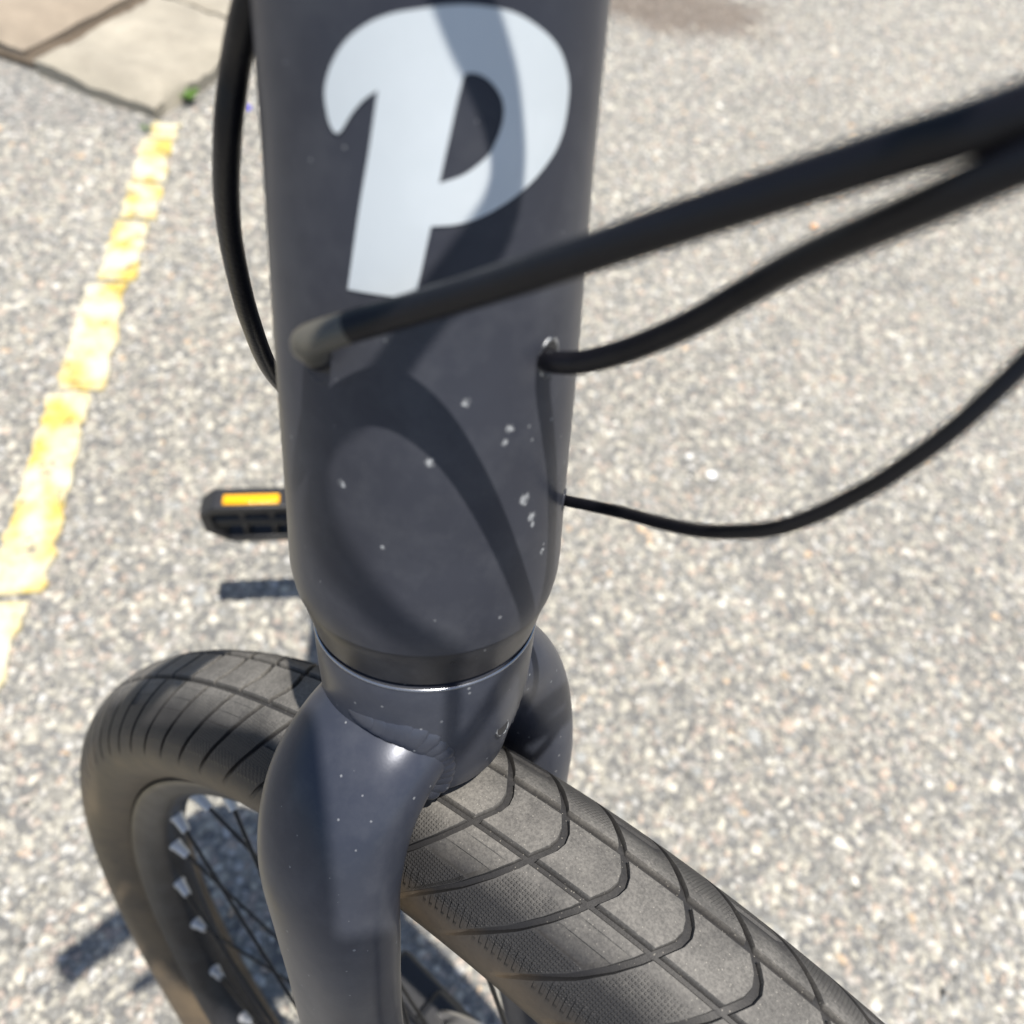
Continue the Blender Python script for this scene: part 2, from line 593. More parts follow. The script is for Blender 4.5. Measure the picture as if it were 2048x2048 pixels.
# a few single pebbles that stand out
def pebble(loc, r, c, lab):
    bm = bmesh.new()
    bmesh.ops.create_icosphere(bm, subdivisions=2, radius=r)
    for v in bm.verts:
        v.co *= random.uniform(.82, 1.12)
        v.co.z *= .6
    me = bpy.data.meshes.new('pebble')
    bm.to_mesh(me); bm.free()
    me.materials.append(simple_mat('pebble_stone', c, .5))
    o = bpy.data.objects.new('pebble', me)
    o.location = loc
    col.objects.link(o)
    tag(o, lab, 'pebble', 'loose pebbles on the road')
pebble((.494, .559, .004), .0085, (.85, .84, .82), 'bright white pebble on the road, just above the low thin cable')
pebble((.824, 1.671, .004), .009, (.80, .77, .68), 'cream white pebble on the road near the top, right of the head tube')
pebble((.467, .597, .003), .006, (.72, .70, .66), 'small pale pebble left of the bright white pebble')
pebble((.907, 1.205, .003), .010, (.62, .36, .2), 'orange brown pebble between the two upper cables')
pebble((-.268, 1.535, .004), .008, (.05, .05, .55), 'small blue fragment lying beside the left cable')

# ------------------------------------------------------------------ the bicycle
bike = empty('bicycle', (0, 0.4, 0))
tag(bike, 'dark graphite electric bicycle with fat slick tyres, front wheel turned', 'bicycle')

def onframe(psi, s, r):
    a = math.radians(psi)
    return (r * math.cos(a), r * math.sin(a), s)

HT = [(.0368, .0331), (.0385, .0334), (.0405, .0337), (.0430, .0339), (.047, .0339), (.06, .0333), (.08, .0327), (.10, .0320), (.12, .0311), (.137, .0304), (.16, .0298), (.185, .0293), (.198, .0290), (.200, .0284)]
def ht_r(s):
    return float(np.interp(s, [a for a, _ in HT], [b for _, b in HT]))
marks = []
for psi, s, r in [(24.5, .0922, .0011), (-3.7, .0869, .0011), (-34.7, .0793, .0010), (33.3, .0748, .0016), (37.8, .0694, .0013), (38.5, .0672, .0008), (46.3, .0577, .0009), (22.9, .0896, .0009), (-19.7, .0664, .0006), (8, .099, .001)]:
    marks.append((*onframe(psi, s, ht_r(s)), r))
BASE = (.038, .0405, .052)
M_HT = satin_paint('graphite_paint_head', BASE, .33, .8, marks, .0, 0.0, 3.6, .2)
M_PAINT = satin_paint('graphite_paint', BASE, .33, .7, (), .0, 0.0, 5.0, .2)
M_FORK = satin_paint('graphite_paint_fork', (.042, .047, .064), .32, .9, (), .22, 0.0, 1.6, .3)
M_CUP = satin_paint('black_anodised', (.022, .022, .026), .30, .9)
M_RUBBER = simple_mat('cable_rubber', (.0055, .0055, .008), .34, 0, .25, 900.0, .3, .3)
M_BLACK = simple_mat('black_plastic', (.017, .017, .019), .45, 0, .2, 500.0, .3)
M_STEEL = simple_mat('brushed_steel', (.55, .55, .56), .3, 1.0, .1, 900.0, .1)
M_SPOKE = simple_mat('black_spoke', (.012, .012, .013), .35, .4)
M_BARE = simple_mat('bare_aluminium', (.62, .62, .63), .38, 1.0, .6, 2500.0, .2)

def chipped():
    m, nt, p = new_mat('chipped_edge')
    k = N(nt)
    co = k.coord('Object')
    f = k.maprange(k.noise(co, 520.0, 4.0, .7), .47, .56)
    nt.links.new(k.mix(f, (.05, .052, .06, 1), (.55, .56, .57, 1)), p.inputs['Base Color'])
    nt.links.new(k.maprange(f, 0, 1, .4, .8), p.inputs['Metallic'])
    p.inputs['Roughness'].default_value = .42
    return m
M_CHIP = chipped()
# head tube
hv, hf = revolve([(.0310, .0372)] + [(r, s) for s, r in HT] + [(.020, .2)], 128)
head = mesh_obj('head_tube', hv, hf, M_HT, 28, bike, FRAME.copy())
WORLD['head_tube'] = FRAME.copy()
# lower headset cup and seal
cv, cf = revolve([(.0270, .0236), (.0294, .0237), (.0299, .0242), (.0302, .0255), (.0318, .0325), (.0327, .0360), (.0327, .0368), (.030, .0372)], 128)
mesh_obj('headset_cup', cv, cf, M_CUP, 25, bike, FRAME.copy())
sv, sf = revolve([(.026, .0215), (.0280, .0215), (.0284, .0228), (.0280, .0240), (.026, .0240)], 96)
mesh_obj('headset_seal', sv, sf, M_BLACK, 30, bike, FRAME.copy())
# upper headset, spacers, stem and bar (out of view)
uv, uf = revolve([(.026, .1995), (.0275, .2005), (.0275, .210), (.025, .214), (.0205, .216), (.0205, .262), (.018, .262)], 64)
mesh_obj('headset_top', uv, uf, M_CUP, 30, bike, STEER.copy())

# P decal
P_OUT = [(-6.8, 157.64), (-1.2, 158.19), (5.4, 158.52), (12.3, 158.44), (18.8, 157.98), (25.4, 156.79), (31.8, 155.1), (36.4, 153.05), (39.9, 150.0), (40.6, 147.28), (39.7, 143.56), (37.3, 140.75), (33.4, 138.43), (28.4, 136.12), (22.0, 133.81), (15.5, 131.93), (9.3, 130.48), (3.3, 129.6), ('c', -4.0, 129.18), ('c', -8.5, 117.67), ('c', -29.9, 117.71), (-25.4, 130.7), (-21.9, 139.42), ('c', -19.1, 147.3), (-23.0, 145.96), (-26.7, 144.05), (-29.4, 142.14), (-31.2, 141.1), (-32.8, 141.15), (-34.4, 142.29), (-35.3, 144.22), (-35.6, 146.16), (-34.6, 148.13), (-32.4, 150.32), (-29.1, 152.5), (-25.0, 154.25), (-19.7, 155.82), (-13.8, 156.9)]
P_HOLE = [('c', 4.6, 150.25), (7.4, 150.43), (10.8, 149.9), (13.8, 148.7), (15.8, 147.23), (16.5, 145.5), (15.9, 143.5), (14.1, 141.22), (12.2, 139.6), (8.3, 137.94), (4.5, 136.72), ('c', -1.8, 135.53), (1.3, 143.02), (2.9, 146.96)]
def smooth_loop(L, n=5):
    pts = [np.array(p[-2:], float) for p in L]
    cor = [len(p) == 3 for p in L]
    m = len(pts); out = []
    for i in range(m):
        b, c = pts[i], pts[(i + 1) % m]
        a = pts[i - 1] if not cor[i] else 2 * b - c
        d = pts[(i + 2) % m] if not cor[(i + 1) % m] else 2 * c - b
        for t in np.linspace(0, 1, n, endpoint=False):
            out.append(0.5 * (2 * b + (c - a) * t + (2 * a - 5 * b + 4 * c - d) * t * t + (3 * b - a - 3 * c + d) * t ** 3))
    return out
def decal():
    lo, li = smooth_loop(P_OUT), smooth_loop(P_HOLE)
    K = math.radians(1) * 30.0       # degrees -> mm, so the triangulation is even
    vs = [Vector((p[0] * K, p[1])) for p in lo] + [Vector((p[0] * K, p[1])) for p in li]
    no, ni = len(lo), len(li)
    ed = [(i, (i + 1) % no) for i in range(no)] + [(no + i, no + (i + 1) % ni) for i in range(ni)]
    grid = [Vector((x, y)) for x in np.arange(-20, 23, 1.0) for y in np.arange(116, 160, 2.0)]
    res = geometry.delaunay_2d_cdt(vs + grid, ed, [], 0, 1e-5)
    vv, ff = res[0], res[2]
    def inside(poly, x, y):
        c = False
        j = len(poly) - 1
        for i in range(len(poly)):
            if (poly[i].y > y) != (poly[j].y > y) and x < (poly[j].x - poly[i].x) * (y - poly[i].y) / (poly[j].y - poly[i].y) + poly[i].x:
                c = not c
            j = i
        return c
    po, ph = vs[:no], vs[no:]
    V = [onframe(v.x / K, v.y / 1000, ht_r(v.y / 1000) + .00022) for v in vv]
    Fc = []
    for f in ff:
        cx = sum(vv[i].x for i in f) / len(f); cy = sum(vv[i].y for i in f) / len(f)
        if inside(po, cx, cy) and not inside(ph, cx, cy):
            Fc.append(f)
    used = sorted({i for f in Fc for i in f}); mp = {u: q for q, u in enumerate(used)}
    V = [V[u] for u in used]; Fc = [[mp[i] for i in f] for f in Fc]
    m, nt, p = new_mat('pale_decal')
    k = N(nt)
    co = k.coord('Object')
    c = k.mix(k.maprange(k.noise(co, 60.0, 5.0), .4, .7), (.53, .575, .605, 1), (.58, .625, .655, 1))
    nt.links.new(c, p.inputs['Base Color'])
    p.inputs['Roughness'].default_value = .4
    o = mesh_obj('letter_decal', V, Fc, m, 180, head, FRAME.copy())
    # orient outwards
    bm = bmesh.new(); bm.from_mesh(o.data); bmesh.ops.recalc_face_normals(bm, faces=bm.faces[:])
    if sum(f.normal.x for f in bm.faces) < 0:
        bmesh.ops.reverse_faces(bm, faces=bm.faces[:])
    bm.to_mesh(o.data); bm.free()
    o['label'] = 'pale blue-white slanted letter P printed on the head tube'
decal()

# cable ports: a raised lip round a dark hole
def port(psi, s, rx, rz, parent, mat_ring):
    r = ht_r(s)
    c = Vector(onframe(psi, s, r)); a = math.radians(psi)
    nx = Vector((math.cos(a), math.sin(a), 0)); tx = Vector((-math.sin(a), math.cos(a), 0)); tz = Vector((0, 0, 1))
    V, Fc = [], []
    n, m = 32, 8
    for i in range(n):
        q = 2 * math.pi * i / n
        for j in range(m):
            w = 2 * math.pi * j / m
            k = 1 + .00030 * math.cos(w) / rx
            off = tx * rx * math.cos(q) * k + tz * rz * math.sin(q) * k
            curve = r - math.sqrt(max(r * r - (off.dot(tx)) ** 2, 1e-9))
            V.append(tuple(c + off - nx * curve + nx * .00025 * math.sin(w)))
    for i in range(n):
        for j in range(m):
            Fc.append((i * m + j, ((i + 1) % n) * m + j, ((i + 1) % n) * m + (j + 1) % m, i * m + (j + 1) % m))
    mesh_obj('port_rim', V, Fc, mat_ring, 180, parent, FRAME.copy())
    V, Fc = [tuple(c + nx * .0001)], []
    for i in range(n):
        q = 2 * math.pi * i / n
        off = tx * rx * math.cos(q) + tz * rz * math.sin(q)
        curve = r - math.sqrt(max(r * r - (off.dot(tx)) ** 2, 1e-9))
        V.append(tuple(c + off - nx * curve + nx * .0001))
    Fc = [(0, 1 + i, 1 + (i + 1) % n) for i in range(n)]
    mesh_obj('port_hole', V, Fc, M_BLACK, 180, parent, FRAME.copy())
port(-42.9, .1035, .0032, .0045, head, M_PAINT)
port(40.8, .1045, .0028, .0038, head, M_CHIP)
port(69.8, .0637, .0022, .0026, head, M_PAINT)

# ---- fork
fork = empty('fork', O, bike, STEER.copy())
CROWN = [(.0200, .0223), (.0286, .0225), (.0293, .02235), (.0297, .0219), (.0299, .0212), (.0299, .0150), (.02975, .0085), (.0294, .002), (.0288, -.004), (.0277, -.010), (.0262, -.017), (.0252, -.0235), (.0244, -.0250), (.0225, -.0252), (.020, -.0235), (.0001, -.0225)]
v, f = revolve(CROWN, 128)
mesh_obj('crown', v, f, M_FORK, 28, fork, STEER.copy())
v, f = revolve([(.0296 + .00050 * math.cos(q_), .02195 + .00050 * math.sin(q_)) for q_ in np.linspace(0, 2 * math.pi, 12, endpoint=False)], 128, closed=True)
mesh_obj('crown_lip', v, [tuple(reversed(q_)) for q_ in f], simple_mat('lip_highlight', (.32, .33, .36), .22, .9), 180, fork, STEER.copy())  # bright thin ring added as the highlight line on the crown edge
LEG = [(-.004, .001, .004), (-.0065, .001, .016), (-.012, .001, .0270), (-.0235, .001, .0362), (-.042, .003, .0430), (-.065, .007, .0458), (-.09, .0085, .0463), (-.126, .0105, .0465), (-.2, .020, .047), (-.3, .038, .0495), (-.372, .0505, .0535), (-.392, .054, .0545)]
LEGR = [(.0215, .0125), (.0218, .0132), (.0222, .0142), (.0226, .0150), (.0222, .0150), (.0206, .0142), (.0196, .0136), (.0190, .0132), (.0175, .0125), (.0150, .0112), (.0125, .010), (.010, .008)]
def leg(side):
    pth = catmull([(a, side * -l, s) for s, a, l in LEG], 8)
    rr = catmull(LEGR, 8)
    v, f = sweep(pth, [tuple(x) for x in rr], 48, up=(0, -side, 0.001), power=2.25)
    # make the 'side' axis fore-aft
    o = mesh_obj('fork_leg', v, f, M_FORK, 40, fork, STEER.copy())
    return o
def leg2(side):
    pts = catmull([(a, l, s) for s, a, l in LEG], 8)
    rr = catmull(LEGR, 8)
    n, segs = len(pts), 56
    T = np.gradient(pts, axis=0); T /= np.linalg.norm(T, axis=1)[:, None]
    V, Fc = [], []
    for i in range(n):
        t = T[i]
        A = np.array((1.0, 0, 0)); A = A - t * (A @ t); A /= np.linalg.norm(A)
        B = np.cross(t, A)
        ra, rb = rr[i]
        for j in range(segs):
            w = 2 * math.pi * j / segs
            c, s = math.cos(w), math.sin(w)
            pw = 2.0 / 2.3
            q = pts[i] + A * ra * math.copysign(abs(c) ** pw, c) + B * rb * math.copysign(abs(s) ** pw, s)
            V.append((q[0], -side * q[1], q[2]))
    for i in range(n - 1):
        for j in range(segs):
            k = (j + 1) % segs
            Fc.append((i * segs + j, i * segs + k, (i + 1) * segs + k, (i + 1) * segs + j))
    Fc.append(tuple(range(segs))); Fc.append(tuple((n - 1) * segs + j for j in range(segs)))
    o = mesh_obj('fork_leg', V, Fc, M_FORK, 40, fork, STEER.copy())
    bm = bmesh.new(); bm.from_mesh(o.data); bmesh.ops.recalc_face_normals(bm, faces=bm.faces[:]); bm.to_mesh(o.data); bm.free()
    return o
leg2(1); leg2(-1)
# weld beads where the legs meet the crown
WELD = [(7.2, 82), (7.0, 76.6), (6.3, 66.3), (5.6, 57.5), (3.2, 50.5), (-.6, 45.0), (-6.5, 41.0), (-13.3, 40.0), (-18.4, 42.0), (-22, 46)]
def crown_r(s):
    L = sorted((h, r) for r, h in CROWN[3:13])
    return float(np.interp(s, [a for a, _ in L], [b for _, b in L]))
def weld(side):
    line_ = catmull([(s, a) for s, a in WELD], 12)
    P = []
    for s, a in line_:
        s /= 1000.0
        r = crown_r(s)
        q = math.radians(a)
        P.append(np.array((r * math.cos(q), r * math.sin(q), s)))
    P = np.array(P)
    seg = np.r_[0, np.cumsum(np.linalg.norm(np.diff(P, axis=0), axis=1))]
    nb = int(seg[-1] / .0033)
    parts = []
    for i in range(nb + 1):
        t = seg[-1] * i / nb
        c = np.array([np.interp(t, seg, P[:, k]) for k in range(3)])
        c2 = np.array([np.interp(min(t + .001, seg[-1]), seg, P[:, k]) for k in range(3)])
        c1 = np.array([np.interp(max(t - .001, 0), seg, P[:, k]) for k in range(3)])
        tt = c2 - c1; tt /= np.linalg.norm(tt)
        nn = np.array((c[0], c[1], .006)); nn /= np.linalg.norm(nn)
        nn -= tt * (nn @ tt); nn /= np.linalg.norm(nn)
        bb = np.cross(tt, nn)
        # each lobe leans over the next one like stacked coins
        V, Fc = [], []
        la, lb = 10, 16
        ru, rv, rw = .0042, .0046 * (.55 + .45 * min(1, i / 4)) + random.uniform(-.0004, .0004), .00125 * (.3 + .7 * min(1, i / 4))
        for a in range(la + 1):
            ph = math.pi * a / la
            for b in range(lb):
                th = 2 * math.pi * b / lb
                x, y, z = math.sin(ph) * math.cos(th), math.sin(ph) * math.sin(th), math.cos(ph)
                xx = x * ru + (y * y) * .0016
                q = c + tt * xx + bb * y * rv + nn * (z * rw + x * .0004)
                V.append((q[0], -side * q[1], q[2]))
        for a in range(la):
            for b in range(lb):
                k = (b + 1) % lb
                Fc.append((a * lb + b, a * lb + k, (a + 1) * lb + k, (a + 1) * lb + b))
        parts.append((V, Fc))
    v, f = join(*parts)
    o = mesh_obj('weld_bead', v, f, M_FORK, 180, fork, STEER.copy())
    bm = bmesh.new(); bm.from_mesh(o.data); bmesh.ops.remove_doubles(bm, verts=bm.verts[:], dist=1e-7); bmesh.ops.recalc_face_normals(bm, faces=bm.faces[:]); bm.to_mesh(o.data); bm.free()
weld(1); weld(-1)
# mudguard hole at the front of the crown
def boss():
    a = math.radians(2.0); s = -.0040
    r = crown_r(s)
    c = Vector((r * math.cos(a), -r * math.sin(a), s)); nx = Vector((math.cos(a), -math.sin(a), .12)).normalized()
    q = nx.to_track_quat('Z', 'Y').to_matrix().to_4x4(); q.translation = c
    v, f = revolve([(.0022, .0001), (.0024, .0002), (.0026, .0002), (.0028, -.0001), (.0030, -.0012)], 32)
    mesh_obj('mount_hole_rim', v, f, M_CHIP, 60, fork, STEER @ q)
    v, f = revolve([(.0024, .0001), (.0001, .0001)], 32)
    mesh_obj('mount_hole', v, f, M_BLACK, 60, fork, STEER @ q)
boss()

# ---- wheel
wheel = empty('wheel', AXLE, bike, WHEEL.copy())
wheel['label'] = 'front wheel turned to the side under the fork'
RC, RS = .322, .030
PER = 112
A_G, B_G = 19.3, -15.2
CURVE_X = [0, 6, 10, 17.6, 25, 36, 50, 64, 74, 84, 100, 150]
CURVE_Y = [0, .12, .32, .74, 1.15, 1.9, 3.05, 4.5, 5.55, 6.5, 7.9, 9.2]
def tyre_mesh():
    per = 360.0 / PER
    ucols = [-.235, -.165, .165, .235, .55, 1.0, 1.45, 1.9, 2.35, 2.7]
    rows = sorted(set([round(x, 3) for x in np.arange(-145, 145.1, 3.0)] +
                      [round(c + e, 3) for c in (A_G, B_G) for e in (-3.0, -2.15, 0, 2.15, 3.0)] +
                      [round(x, 3) for sg in (1, -1) for e in (27.0, 27.6, 35.6, 36.2, 45.4, 46.0, 70.0, 72.5, 60.0) for x in (2 + sg * (e - 2),)] + [1.0, 4.0, -2.0]))
    rows = np.array(rows)
    # drop rows that nearly coincide
    keep = [0]
    for i in range(1, len(rows)):
        if rows[i] - rows[keep[-1]] > .35:
            keep.append(i)
    rows = rows[keep]
    nr = len(rows)
    pc = 2.0
    cv = np.interp(np.abs(rows - pc), CURVE_X, CURVE_Y)
    cells = []
    for p in range(PER):
        for u in ucols:
            cells.append((p, u))
    nc = len(cells)
    Pn = np.array([c[0] for c in cells]); U = np.array([c[1] for c in cells])
    TH = (Pn * per + U)[:, None] - cv[None, :]
    PH = np.radians(rows)[None, :].repeat(nc, 0)
    depth = np.zeros((nc, nr)); groove = np.zeros((nc, nr)); kn = np.zeros((nc, nr)); dash = np.zeros((nc, nr))
    ap = np.abs(rows - pc)
    fade = np.clip((86 - ap) / 10, 0, 1)
    isg = np.abs(U) < .2
    gd = .0017 * fade * np.where(ap < 75, 1, .6)
    depth[isg] = np.maximum(depth[isg], gd[None])
    groove[isg] = fade[None]
    for c in (A_G, B_G):
        m = np.abs(rows - c) <= 2.2
        depth[:, m] = np.maximum(depth[:, m], .0019)
        groove[:, m] = 1
    odd = (Pn % 2 == 1)
    inner = (U > .3)
    near = (rows - pc)
    for sg in (1, -1):
        r = near * sg
        m1 = (r > 25.2) & (r < 43.7); m2 = (r > 33.9) & (r < 43.7)
        ce = odd & inner
        depth[np.ix_(ce, m1)] = np.maximum(depth[np.ix_(ce, m1)], .00035)
        depth[np.ix_(ce, m2)] = np.maximum(depth[np.ix_(ce, m2)], .00080)
        kz = np.clip((r - 24) / 8, 0, 1) * np.clip((64 - r) / 1.5, 0, 1)
        kz_odd = np.clip((r - 44.2) / .8, 0, 1) * np.clip((64 - r) / 1.5, 0, 1)
        kn[np.ix_(~odd & inner, np.ones(nr, bool))] += kz[None]
        kn[np.ix_(odd & inner, np.ones(nr, bool))] += kz_odd[None]
        dash[np.ix_(inner, np.ones(nr, bool))] += (np.clip((r - 57) / 2, 0, 1) * np.clip((71 - r) / 2, 0, 1))[None]
    # slightly squared section, sidewalls drawn in to the bead
    rad = RS * np.ones(nr)
    rad = np.where(ap > 78, RS - .0020 * np.clip((ap - 78) / 66, 0, 1), rad)
    er = RC + (rad[None] - depth) * np.cos(PH)
    w = (rad[None] - depth) * np.sin(PH)
    t = np.radians(TH)
    V = np.stack([er * np.sin(t), -w, er * np.cos(t)], -1).reshape(-1, 3)
    ii = np.arange(nc)[:, None]; jj = np.arange(nr - 1)[None]
    i2 = (ii + 1) % nc
    Fq = np.stack([ii * nr + jj, ii * nr + jj + 1, i2 * nr + jj + 1, i2 * nr + jj], -1).reshape(-1, 4)
    me = bpy.data.meshes.new('tyre')
    me.vertices.add(len(V)); me.vertices.foreach_set('co', V.reshape(-1))
    me.loops.add(Fq.size); me.loops.foreach_set('vertex_index', Fq.reshape(-1).astype(np.int32))
    me.polygons.add(len(Fq)); me.polygons.foreach_set('loop_start', (np.arange(len(Fq)) * 4).astype(np.int32))
    me.update(calc_edges=True)
    me.polygons.foreach_set('use_smooth', [True] * len(Fq))
    me.set_sharp_from_angle(angle=math.radians(32))
    arc = TH * math.pi / 180 * .352
    uv = np.stack([arc, np.radians(rows)[None].repeat(nc, 0) * RS, np.zeros((nc, nr))], -1)
    # the seam column repeats: unwrap so that the pattern runs on
    a = me.attributes.new('tuv', 'FLOAT_VECTOR', 'POINT'); a.data.foreach_set('vector', uv.astype(np.float32).reshape(-1))
    for nm, arr in (('groove', groove), ('knurl', np.clip(kn, 0, 1)), ('dash', dash), ('phi', ap[None].repeat(nc, 0))):
        a = me.attributes.new(nm, 'FLOAT', 'POINT'); a.data.foreach_set('value', arr.astype(np.float32).reshape(-1))
    return me
def tyre_mat():
    m, nt, p = new_mat('tyre_rubber')
    k = N(nt)
    co = k.coord('Object')
    g = k.attr('groove').outputs['Fac']; kn = k.attr('knurl').outputs['Fac']; ds = k.attr('dash').outputs['Fac']; ph = k.attr('phi').outputs['Fac']
    uv = k.attr('tuv').outputs['Vector']
    sep = k.node('ShaderNodeSeparateXYZ'); nt.links.new(uv, sep.inputs[0])
    x, y = sep.outputs[0], sep.outputs[1]
    W_ = 2 * math.pi / .00108
    s1 = k.math('SINE', k.math('MULTIPLY', k.math('ADD', x, k.math('MULTIPLY', y, .25)), W_))
    s2 = k.math('SINE', k.math('MULTIPLY', k.math('SUBTRACT', y, k.math('MULTIPLY', x, .12)), W_))
    kp = k.math('MULTIPLY', k.maprange(s1, -.4, .6), k.maprange(s2, -.4, .6))
    knp = k.math('MULTIPLY', kp, kn)
    dsh = k.math('MULTIPLY', k.maprange(k.math('SINE', k.math('MULTIPLY', x, 2 * math.pi / .0024)), -.2, .3), ds)
    # dust: on the crown, thinner on the shoulders, brown on the sidewall
    n1 = k.noise(co, 55.0, 6.0, .7); n2 = k.noise(co, 1100.0, 5.0, .75)
    crown = k.maprange(ph, 46.0, 20.0, .10, 1.0)
    dust = k.math('MULTIPLY', crown, k.math('MULTIPLY', k.maprange(n1, .25, .62, .35, 1), k.maprange(n2, .36, .62, .50, 1)))
    dust = k.math('MULTIPLY', dust, k.math('SUBTRACT', 1.0, k.math('MULTIPLY', g, .82)))
    side = k.math('MULTIPLY', k.maprange(ph, 62.0, 92.0), k.maprange(k.noise(co, 30.0, 6.0, .7), .25, .6, .25, 1))
    base = k.mix(k.math('MULTIPLY', dust, .75), (.020, .020, .022, 1), (.27, .255, .23, 1))
    base = k.mix(k.math('MULTIPLY', side, .6), base, (.20, .145, .085, 1))
    # grit grains
    v = k.voronoi(co, 1300.0)
    sc = k.node('ShaderNodeSeparateColor'); nt.links.new(v.outputs['Color'], sc.inputs[0])
    gr = k.math('MULTIPLY', k.math('LESS_THAN', v.outputs['Distance'], .22), k.math('GREATER_THAN', sc.outputs[0], .88))
    base = k.mix(k.math('MULTIPLY', gr, k.math('MULTIPLY', crown, .4)), base, (.45, .42, .36, 1))
    base = k.mix(k.math('MULTIPLY', knp, .12), base, (.10, .095, .085, 1))
    nt.links.new(base, p.inputs['Base Color'])
    p.inputs['Specular IOR Level'].default_value = .18
    nt.links.new(k.math('ADD', .46, k.math('MULTIPLY', dust, .45)), p.inputs['Roughness'])
    h = k.math('ADD', k.math('MULTIPLY', knp, 1.0), k.math('MULTIPLY', dsh, 1.1))
    h = k.math('ADD', h, k.math('MULTIPLY', k.noise(co, 1500.0, 3.0), .18))
    nt.links.new(k.bump(h, .9, .00045), p.inputs['Normal'])
    return m
tyre = bpy.data.objects.new('tyre', tyre_mesh())
tyre.data.materials.append(tyre_mat())
col.objects.link(tyre)
tyre.matrix_basis = WHEEL.copy()
adopt(tyre, wheel)

RIM = [(.2935, .0150), (.2975, .0152), (.2990, .0163), (.2978, .0176), (.2958, .0174), (.2935, .0162), (.2895, .0146), (.2850, .0116), (.2818, .007), (.2802, .003), (.2800, 0)]
def rim_profile():
    L = RIM + [(r, -w) for r, w in reversed(RIM[:-1])]
    L += [(.2900, -.0140), (.2885, 0), (.2900, .0140)]
    return L
def wheel_frame(V):          # revolve axis z -> wheel's lateral y
    return [(x, z, y) for x, y, z in V]
v, f = revolve(rim_profile(), 180, closed=True)
M_RIM = satin_paint('black_rim', (.014, .014, .016), .34, 1.0)
mesh_obj('rim', wheel_frame(v), [tuple(reversed(q)) for q in f], M_RIM, 30, wheel, WHEEL.copy())
HUB = [(.0001, .054), (.006, .054), (.009, .050), (.012, .046), (.012, .036), (.029, .034), (.031, .032), (.031, .030), (.016, .026), (.013, .012), (.013, -.012), (.016, -.026), (.031, -.030), (.031, -.032), (.029, -.034), (.012, -.036), (.012, -.046), (.009, -.050), (.006, -.054), (.0001, -.054)]
v, f = revolve(HUB, 64)
mesh_obj('hub', wheel_frame(v), [tuple(reversed(q)) for q in f], M_BLACK, 30, wheel, WHEEL.copy())
NSP = 32
M_NIP = simple_mat('silver_nipple', (.58, .57, .55), .45, .35)
spoke_me = None
for i in range(NSP):
    side = 1 if i % 2 else -1
    a = 2 * math.pi * (i + .35) / NSP
    lace = 1 if (i // 2) % 2 else -1
    ah = a + lace * 1.05
    p0 = Vector((.029 * math.sin(ah), side * .031, .029 * math.cos(ah)))
    p1 = Vector((.2795 * math.sin(a), side * .0008, .2795 * math.cos(a)))
    v, f = sweep([tuple(p0), tuple(p0.lerp(p1, .5)), tuple(p1)], [.00105] * 3, 8)
    mesh_obj('spoke', v, f, M_SPOKE, 60, wheel, WHEEL.copy())
    dv = (p0 - p1).normalized()
    q0, q1 = p1 - dv * .003, p1 + dv * .011
    v, f = sweep([tuple(q0), tuple(q0.lerp(q1, .3)), tuple(q0.lerp(q1, .34)), tuple(q1)], [.0040, .0040, .0034, .0025], 16)
    mesh_obj('nipple', v, f, M_NIP, 40, wheel, WHEEL.copy())
# brake disc on the bike's left
def rotor():
    y = .041
    parts = []
    v, f = revolve([(.0765, y - .0009), (.090, y - .0009), (.090, y + .0009), (.0765, y + .0009)], 96, closed=True)
    parts.append((wheel_frame(v), [tuple(reversed(q)) for q in f]))
    v, f = revolve([(.014, y - .001), (.028, y - .001), (.028, y + .001), (.014, y + .001)], 48, closed=True)
    parts.append((wheel_frame(v), [tuple(reversed(q)) for q in f]))
    for i in range(6):
        a = 2 * math.pi * i / 6
        pth = catmull([(r * math.sin(a + b), y, r * math.cos(a + b)) for r, b in ((.026, 0), (.045, .18), (.062, .42), (.078, .60))], 5)
        parts.append(sweep(pth, [(.0009, .0045)] * len(pth), 8, up=(0, 1, 0)))
    v, f = join(*parts)
    mesh_obj('brake_disc', v, f, M_STEEL, 40, wheel, WHEEL.copy())
rotor()
v, f = join(box(0, 0, 0, .075, .030, .038), box(.012, -.002, .024, .035, .022, .014), box(-.03, .0, -.006, .02, .034, .02))
cal = mesh_obj('brake_caliper', v, f, M_BLACK, 40, fork, WHEEL @ Matrix.Translation((-.085, .043, .018)) @ Matrix.Rotation(math.radians(12), 4, 'Y'))
bevel(cal, .004)

# ---- cables
def cable(pts, r, name='cable', n=12, mat=None, lab=None):
    pth = catmull(pts, n)
    v, f = sweep(pth, [r] * len(pth) if not hasattr(r, '__len__') else list(np.interp(np.linspace(0, 1, len(pth)), np.linspace(0, 1, len(r)), r)), 16)
    o = mesh_obj(name, v, f, mat or M_RUBBER, 60, bike)
    if lab: o['label'] = lab
    return o
STEMTOP = STEER @ Vector((.07, 0, .305))
def bar(l):                   # point on the handlebar, l towards the bike's right
    al = abs(l)
    return STEER @ Vector((.068 - .10 * max(0, al - .05), -l, .345 + .02 * min(1, al / .1)))
def P3(v): return tuple(v)
CL = [P3(bar(.05) + Vector((0, -.02, -.012))), (-.030, .020, .935), (-.020, .048, .885), (-0.0169, 0.0565, 0.852), (-0.0226, 0.054, 0.843), (-0.0276, 0.0571, 0.8344), (-0.0314, 0.0588, 0.8262), (-0.0349, 0.0617, 0.8165), (-0.038, 0.0606, 0.8054), (-0.0417, 0.0649, 0.788), (-0.0438, 0.0699, 0.7702), (-0.0447, 0.0767, 0.7441), (-0.0441, 0.09, 0.7105), (-0.038, 0.105, 0.680), (-.030, .135, .640)]
